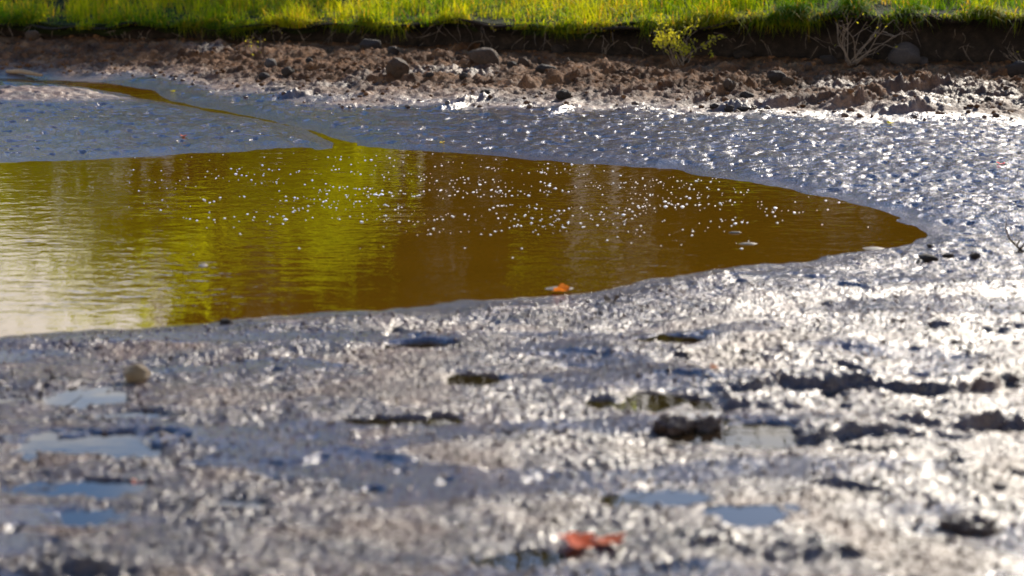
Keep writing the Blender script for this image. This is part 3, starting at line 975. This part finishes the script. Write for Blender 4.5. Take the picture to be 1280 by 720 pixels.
for px, py, paths, lab in [
    (685, 58, [[(0, 0, 0), (-0.06, -0.02, 0.06), (-0.13, 0, 0.10), (-0.19, 0.03, 0.13), (-0.23, 0.05, 0.18), (-0.22, 0.08, 0.24)]], 'thin curved dead branch hanging down the middle bank'),
    (1215, 76, [[(0, 0, 0), (-0.06, 0.03, 0.04), (-0.12, 0.04, 0.10)], [(-0.06, 0.03, 0.04), (-0.10, 0.02, 0.03)]], 'short forked dry twig at the foot of the right bank'),
    (1245, 78, [[(0, 0, 0), (0.05, 0.02, 0.04), (0.09, 0.04, 0.06), (0.13, 0.05, 0.05)], [(0.05, 0.02, 0.04), (0.03, 0.04, 0.09)], [(0.09, 0.04, 0.06), (0.12, 0.03, 0.11)]], 'tangled dry twigs below the right end of the bank'),
    (455, 50, [[(0, 0, 0), (-0.04, 0.02, 0.06), (-0.10, 0.05, 0.10), (-0.14, 0.08, 0.17)], [(-0.04, 0.02, 0.06), (-0.02, 0.05, 0.14)], [(0, 0, 0), (-0.12, 0.0, 0.02), (-0.2, 0.02, 0.07)]], 'thin bare stems hanging from the bank left of middle')]:
    twig('dead_branch', px, py, paths, 0.0045, M_TWIG, lab, 'branch')

# roots and dry stems hanging out of the bank face
V, Fc = [], []
rr_ = random.Random(33)
for _ in range(170):
    bx_ = rr_.uniform(-4.4, 4.4)
    f_ = rr_.uniform(0.35, 0.98)
    yv, zt_ = float(lip_y(bx_)), float(z_lip(bx_))
    L_ = rr_.uniform(0.05, 0.20)
    pts = wander((bx_, yv - 0.02 - 0.08 * (f_ > 0.8), 0.08 + (zt_ - 0.08) * f_), (rr_.gauss(0, .7), -0.55, rr_.gauss(-0.5, .5)), L_, 5, 0.22, rr_, 0.12)
    v, f = tube_geo(pts, [rr_.uniform(0.001, 0.003) * (1 - 0.15 * i) for i in range(6)], 4, len(V))
    V += v
    Fc += f
tag(mesh_obj('hanging_roots', V, Fc, M_TWIG), 'thin roots and dry stems hanging from the dark bank face', 'roots', None, 'stuff')

# bare shrub with a few yellow leaves
def leaf_shape(name, pts, size, mat, parent):
    """several small pointed leaves as one foliage part"""
    c = np.array([tuple(p) for p in pts])
    tt_ = np.array([0.34, 0.30, 0.02]) * RNG.uniform(0.7, 1.25, len(c))[:, None]
    return leaf_cards(name, c, np.array(size), tt_, mat, parent)
M_YLEAF = mat_leafy('yellow_leaves', 1.9, 0.55)
def bush(name, loc, stems, length, spread, leaf_n, label, cat, seed, leaf=0.014, rad=0.005, rise=1.0, leaf_top=0.5):
    rnd = random.Random(seed)
    root = empty(name, loc)
    V, Fc, tips = [], [], []
    for s in range(stems):
        a = rnd.uniform(0, 6.28)
        d = (math.cos(a) * spread, math.sin(a) * spread * 0.6, rise)
        L = length * rnd.uniform(0.6, 1.1)
        pts = wander((rnd.gauss(0, .02), rnd.gauss(0, .015), -0.02), d, L, 8, 0.16, rnd, 0.01)
        v, f = tube_geo(pts, [rad * (1 - 0.09 * i) for i in range(len(pts))], 5, len(V))
        V += v; Fc += f
        tips += [(p, i / 8) for i, p in enumerate(pts)]
        for b in range(3):
            i = rnd.randint(3, 7)
            dd = (pts[i] - pts[i - 1]).normalized() + Vector((rnd.gauss(0, .7), rnd.gauss(0, .5), rnd.gauss(0.1, .5)))
            p2 = wander(pts[i], dd, L * rnd.uniform(0.25, 0.5), 5, 0.2, rnd)
            v, f = tube_geo(p2, [rad * 0.5 * (1 - 0.13 * q) for q in range(6)], 4, len(V))
            V += v; Fc += f
            tips += [(p, 0.6 + 0.08 * q) for q, p in enumerate(p2)]
    mesh_obj('stems', V, Fc, M_TWIG, root)
    good = [p for p, t in tips if t >= leaf_top]
    cs, ss = [], []
    for _ in range(leaf_n):
        p = rnd.choice(good)
        cs.append(p + Vector((rnd.gauss(0, leaf), rnd.gauss(0, leaf), rnd.gauss(0, leaf))))
        ss.append(leaf * rnd.uniform(0.6, 1.25))
    leaf_shape('leaves', cs, ss, M_YLEAF, root)
    return tag(root, label, cat)
x, y, z = on_mud(1062, 80)
bush('bare_shrub', (x, y, z), 11, 0.46, 0.75, 16, 'bare twiggy shrub with few yellow leaves at the bank foot', 'shrub', 5, 0.012, 0.0045, 0.85, 0.8)
def on_bank(px, py, dy=-0.05):
    d = ray(px, py)
    yv = 13.2
    for _ in range(6):
        yv = float(y_base(d[0] / d[1] * yv)) + dy
    t = yv / d[1]
    return (d[0] * t, yv, CAM_H + d[2] * t)
bush('leafy_bush', on_mud(850, 79), 12, 0.36, 0.5, 420, 'small bush with bright yellow green leaves on the bank right of middle', 'bush', 8, 0.016, 0.0025, 1.0, 0.55)
bush('yellow_sprig', on_mud(318, 72), 3, 0.2, 0.5, 26, 'sprig of yellow and orange leaves hanging against the dark bank at left', 'sprig', 12, 0.009, 0.002, 0.9, 0.2)
bush('yellow_sprig', on_bank(340, 36, -0.16), 4, 0.13, 1.0, 22, 'small yellow leaved tuft just above the hanging sprig at left', 'sprig', 14, 0.010, 0.002, 0.4, 0.2)
bush('yellow_sprig', on_bank(618, 36, -0.2), 3, 0.07, 0.7, 12, 'tiny yellow green sprig on the dark bank above the domed boulder', 'sprig', 15, 0.010, 0.002, 0.8, 0.2)
bush('yellow_sprig', on_bank(682, 26, -0.18), 3, 0.06, 0.9, 12, 'left one of two pale leaf sprigs above the curved dead branch', 'sprig', 16, 0.011, 0.002, 0.7, 0.2)
bush('yellow_sprig', on_bank(697, 29, -0.18), 3, 0.06, 0.9, 12, 'right one of two pale leaf sprigs above the curved dead branch', 'sprig', 17, 0.011, 0.002, 0.7, 0.2)
bush('dry_bush', on_mud(1282, 82), 10, 0.2, 0.9, 10, 'reddish dry bush cut by the right edge of the picture', 'bush', 18, 0.010, 0.003, 0.5, 0.4)

# ------------------------------------------------------------------ fallen leaves
def fallen_leaf(px, py, size, col, label, curl=0.35, seed=0, lift=0.004):
    """lobed autumn leaf: fan of vertices round a midrib, edges curled up"""
    rnd = random.Random(seed)
    n = 30
    V = [(0, 0, 0)]
    for ring in (0.5, 1.0):
        for k in range(n):
            a = 2 * math.pi * k / n
            lob = 0.62 + 0.38 * abs(math.cos(2.5 * a)) ** 0.8
            r = size * ring * lob * (1 + rnd.uniform(-.06, .06))
            V.append((r * math.cos(a), r * math.sin(a), size * curl * ring ** 2 * (0.5 + 0.5 * math.sin(2 * a + seed)) + rnd.uniform(0, .04) * size))
    Fc = [(0, 1 + k, 1 + (k + 1) % n) for k in range(n)]
    Fc += [(1 + k, 1 + n + k, 1 + n + (k + 1) % n, 1 + (k + 1) % n) for k in range(n)]
    root = mesh_obj('fallen_leaf', V, Fc, mat_plain('autumn_leaf_%d' % seed, col, 0.7, 0.15, 0.4, 0.35, 60))
    v, f = tube_geo([(-size * 0.4, 0, 0.001), (-size * 1.1, size * 0.1, 0.004), (-size * 1.6, size * 0.3, 0.002)], [size * 0.03] * 3, 5)
    mesh_obj('stalk', v, f, M_TWIG, root)
    x, y, z = on_mud(px, py)
    root.location = (x, y, max(z, 0) + lift)
    root.rotation_euler = (rnd.uniform(0.05, 0.2), rnd.uniform(-.1, .1), rnd.uniform(0, 6))
    tag(root, label, 'leaf', 'fallen autumn leaves')
fallen_leaf(701, 367, 0.034, (0.75, 0.20, 0.02), 'bright orange leaf lying at the near edge of the pool', 0.6, 1, 0.008)
fallen_leaf(722, 682, 0.045, (0.52, 0.065, 0.01), 'red orange leaf left of its paler twin at the bottom of the picture', 0.25, 2, 0.010)
fallen_leaf(762, 681, 0.042, (0.42, 0.08, 0.025), 'pale red leaf touching the red orange one at the bottom', 0.25, 3, 0.010)
fallen_leaf(1113, 155, 0.022, (0.75, 0.58, 0.02), 'yellow leaf on the glittering mud at right', 0.4, 4)
fallen_leaf(1251, 206, 0.022, (0.60, 0.05, 0.03), 'small red leaf on the lavender mud near the right edge', 0.4, 5)
fallen_leaf(553, 179, 0.016, (0.75, 0.50, 0.02), 'tiny yellow leaf just beyond the far pool edge', 0.4, 6)
fallen_leaf(216, 115, 0.018, (0.70, 0.55, 0.03), 'tiny yellow leaf beside the creek', 0.4, 7)
fallen_leaf(229, 171, 0.018, (0.55, 0.09, 0.03), 'small rust red leaf on the mud between creek and pool', 0.4, 8)
fallen_leaf(893, 461, 0.016, (0.50, 0.17, 0.06), 'tiny rusty leaf above the broken mud ridge at right', 0.4, 9)
fallen_leaf(764, 377, 0.030, (0.05, 0.035, 0.025), 'dark curled leaf right of the bright orange leaf', 0.8, 10)
fallen_leaf(802, 382, 0.026, (0.42, 0.40, 0.38), 'pale curled leaf right of the dark curled one', 0.6, 11)
fallen_leaf(172, 606, 0.016, (0.55, 0.18, 0.12), 'small pinkish leaf at the end of the thin slanting puddle', 0.4, 12)

# ------------------------------------------------------------------ sun glints as white flecks, pale patches floating on the pool
def flecks(n):  # sparkles of sun off the ripples, modelled as small white flecks
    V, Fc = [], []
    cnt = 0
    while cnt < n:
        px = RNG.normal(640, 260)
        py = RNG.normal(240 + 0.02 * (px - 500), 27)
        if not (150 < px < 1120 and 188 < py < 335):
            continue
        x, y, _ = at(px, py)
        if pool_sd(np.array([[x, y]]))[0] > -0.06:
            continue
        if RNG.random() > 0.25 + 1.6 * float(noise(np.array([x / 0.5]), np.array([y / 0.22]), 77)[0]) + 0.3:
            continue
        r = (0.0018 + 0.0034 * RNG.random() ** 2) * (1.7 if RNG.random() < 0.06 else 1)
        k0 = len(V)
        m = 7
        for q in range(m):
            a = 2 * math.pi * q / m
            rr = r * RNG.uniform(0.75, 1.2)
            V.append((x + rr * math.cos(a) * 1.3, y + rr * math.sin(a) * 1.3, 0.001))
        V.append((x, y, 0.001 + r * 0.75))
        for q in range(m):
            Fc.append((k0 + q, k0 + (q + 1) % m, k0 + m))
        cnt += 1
    return mesh_obj('glint_flecks', V, Fc, M_GLINT)
tag(flecks(900), 'white flecks standing in for sun glints over the far half of the pool', 'foam', None, 'stuff')
for px, py, a, b, lab in [(700, 361, 0.055, 0.035, 'pale floating leaf just behind the orange leaf'),
                          (1092, 311, 0.05, 0.03, 'pale oval scum patch near the pool tip'),
                          (935, 305, 0.04, 0.018, 'pale floating scum patch left of the pool tip'),
                          (918, 291, 0.03, 0.010, 'thin pale scum streak above the floating patch'),
                          (254, 332, 0.02, 0.03, 'single white fleck floating alone in the left pool')]:
    x, y, _ = at(px, py)
    n = 18
    V = [(a * math.cos(6.283 * k / n) * random.uniform(.8, 1.1), b * math.sin(6.283 * k / n) * random.uniform(.8, 1.1), 0.001) for k in range(n)]
    V += [(v[0] * 0.6, v[1] * 0.6, 0.005) for v in V] + [(0, 0, 0.006)]
    Fc = [(k, (k + 1) % n, n + (k + 1) % n, n + k) for k in range(n)] + [(n + k, n + (k + 1) % n, 2 * n) for k in range(n)]
    o = mesh_obj('scum_patch', V, Fc, M_SCUM)
    o.location = (x, y, 0.0)
    tag(o, lab, 'foam', 'pale patches floating on the pool')

# ------------------------------------------------------------------ trees behind the meadow, mirrored in the pool
def tree(loc, H, crown_r, crown_lo, n, tints, label, seed, name='tree', bark=None, leaf=0.13, trunk_r=0.14):
    rnd = random.Random(seed)
    root = empty(name, loc)
    V, Fc = [], []
    tp = wander((0, 0, -0.1), (0, 0, 1), H * 0.92, 8, 0.05, rnd)
    v, f = tube_geo(tp, [trunk_r * (1 - 0.105 * i) for i in range(9)], 8, 0)
    V += v; Fc += f
    cl = []
    for b in range(16):
        i = rnd.randint(2, 8)
        if tp[i].z < crown_lo * 0.8:
            continue
        a = rnd.uniform(0, 6.28)
        rr = crown_r * (0.5 + 0.5 * math.sin(math.pi * min(1, (tp[i].z - crown_lo * .7) / (H - crown_lo * .7)))) * rnd.uniform(0.6, 1.1)
        lp = wander(tp[i], (math.cos(a), math.sin(a), rnd.uniform(0.15, 0.8)), rr, 5, 0.15, rnd)
        v, f = tube_geo(lp, [trunk_r * 0.3 * (1 - 0.17 * q) for q in range(6)], 5, len(V))
        V += v; Fc += f
        cl += lp[2:]
    cl += tp[5:]
    mesh_obj('trunk', V, Fc, bark or M_BARK, root)
    cl = np.array([tuple(p) for p in cl])
    k = RNG.integers(0, len(cl), n)
    if H > 3:
        n = int(n * 1.7)
        k = RNG.integers(0, len(cl), n)
    P = cl[k] + RNG.normal(0, crown_r * 0.22, (n, 3))
    P[:, 2] = np.maximum(P[:, 2], crown_lo * 0.8)
    mixv = np.clip(RNG.random(n) * 0.7 + 0.3 * RNG.random(len(cl))[k], 0, 1)[:, None]
    tint = np.array(tints[0]) * (1 - mixv) + np.array(tints[1]) * mixv
    leaf_cards('crown', P, RNG.uniform(0.7, 1.3, n) * leaf, tint, M_LIME if tints is LIME else M_TREE, root)
    return tag(root, label, 'tree', 'trees behind the meadow')
LIME = [(0.32, 0.40, 0.006), (0.52, 0.50, 0.008)]
DARK = [(0.020, 0.026, 0.006), (0.050, 0.045, 0.008)]
OLIVE = [(0.045, 0.055, 0.008), (0.11, 0.09, 0.012)]
def tx(px, y): return (px - 640) / F_PX * y
for k, (px, y, H, cr, lo, n, tn, nm, lab) in enumerate([
    (60, 20, 2.3, 1.2, 0.5, 2600, LIME, 'lime_tree', 'low lime green tree mirrored at the far left of the pool'),
    (165, 20.5, 2.3, 1.1, 0.5, 2300, LIME, 'lime_tree', 'second lime green tree from the left mirrored in the pool'),
    (250, 30, 6.0, 1.3, 0.8, 3200, DARK, 'dark_tree', 'dark tree mirrored between the two bright green patches'),
    (362, 20, 1.9, 1.0, 0.5, 2600, LIME, 'lime_tree', 'bright green tree mirrored left of the middle of the pool'),
    (243, 21, 2.6, 0.7, 0.4, 1500, DARK, 'dark_tree', 'small dark tree mirrored right of the two lime green ones'),
    (370, 32, 6.8, 2.0, 1.2, 3200, DARK, 'dark_tree', 'tall dark tree standing behind the bright green one'),
    (520, 30, 6.9, 2.2, 0.8, 3600, DARK, 'dark_tree', 'tall dark tree mirrored in the middle of the pool'),
    (640, 31, 6.8, 2.1, 0.8, 3400, OLIVE, 'olive_tree', 'tall olive tree mirrored right of the middle dark tree'),
    (735, 33, 6.8, 1.9, 0.8, 3200, DARK, 'dark_tree', 'dark tree standing behind the two pale birch trunks'),
    (850, 30, 6.2, 2.3, 0.8, 3600, DARK, 'dark_tree', 'tall dark tree mirrored right of the pale streak'),
    (980, 32, 6.2, 2.1, 0.8, 3400, OLIVE, 'olive_tree', 'olive tree mirrored toward the tip of the pool'),
    (1110, 30, 6.2, 2.2, 0.8, 3400, DARK, 'dark_tree', 'dark tree mirrored at the tip of the pool'),
    (1260, 31, 6.4, 2.2, 0.8, 3000, OLIVE, 'olive_tree', 'olive tree beyond the right end of the pool'),
    (1420, 33, 6.4, 2.3, 0.8, 3000, DARK, 'dark_tree', 'dark tree farthest to the right behind the meadow'),
    (-80, 31, 3.4, 1.2, 0.8, 2400, OLIVE, 'olive_tree', 'short olive tree left of the low lime green tree'),
    (-230, 30, 5.5, 2.0, 0.8, 2800, DARK, 'dark_tree', 'dark tree farthest to the left behind the meadow')]):
    xx = tx(px, y)
    tree((xx, y, float(meadow_z(np.array([xx]), np.array([y]))[0])), H, cr, lo, n, tn, lab, 40 + k, nm, leaf=0.15 if H > 3 else 0.09)
# slender tree whose crown shades the left end of the far mud
tree((1.55, 21.7, 0.6), 5.6, 1.5, 3.2, 1500, OLIVE, 'slender tree above the frame that shades the far left mud', 90, 'slender_tree', None, 0.11, 0.07)
for px, y, lab in [(733, 27, 'left one of two pale birch trunks mirrored as a bright streak'), (768, 28, 'right one of two pale birch trunks mirrored as a bright streak')]:
    tree((tx(px, y), y, 0.5), 6.6, 0.9, 4.6, 400, LIME, lab, 95 + y, 'birch_tree', M_BIRCH, 0.11, 0.09)
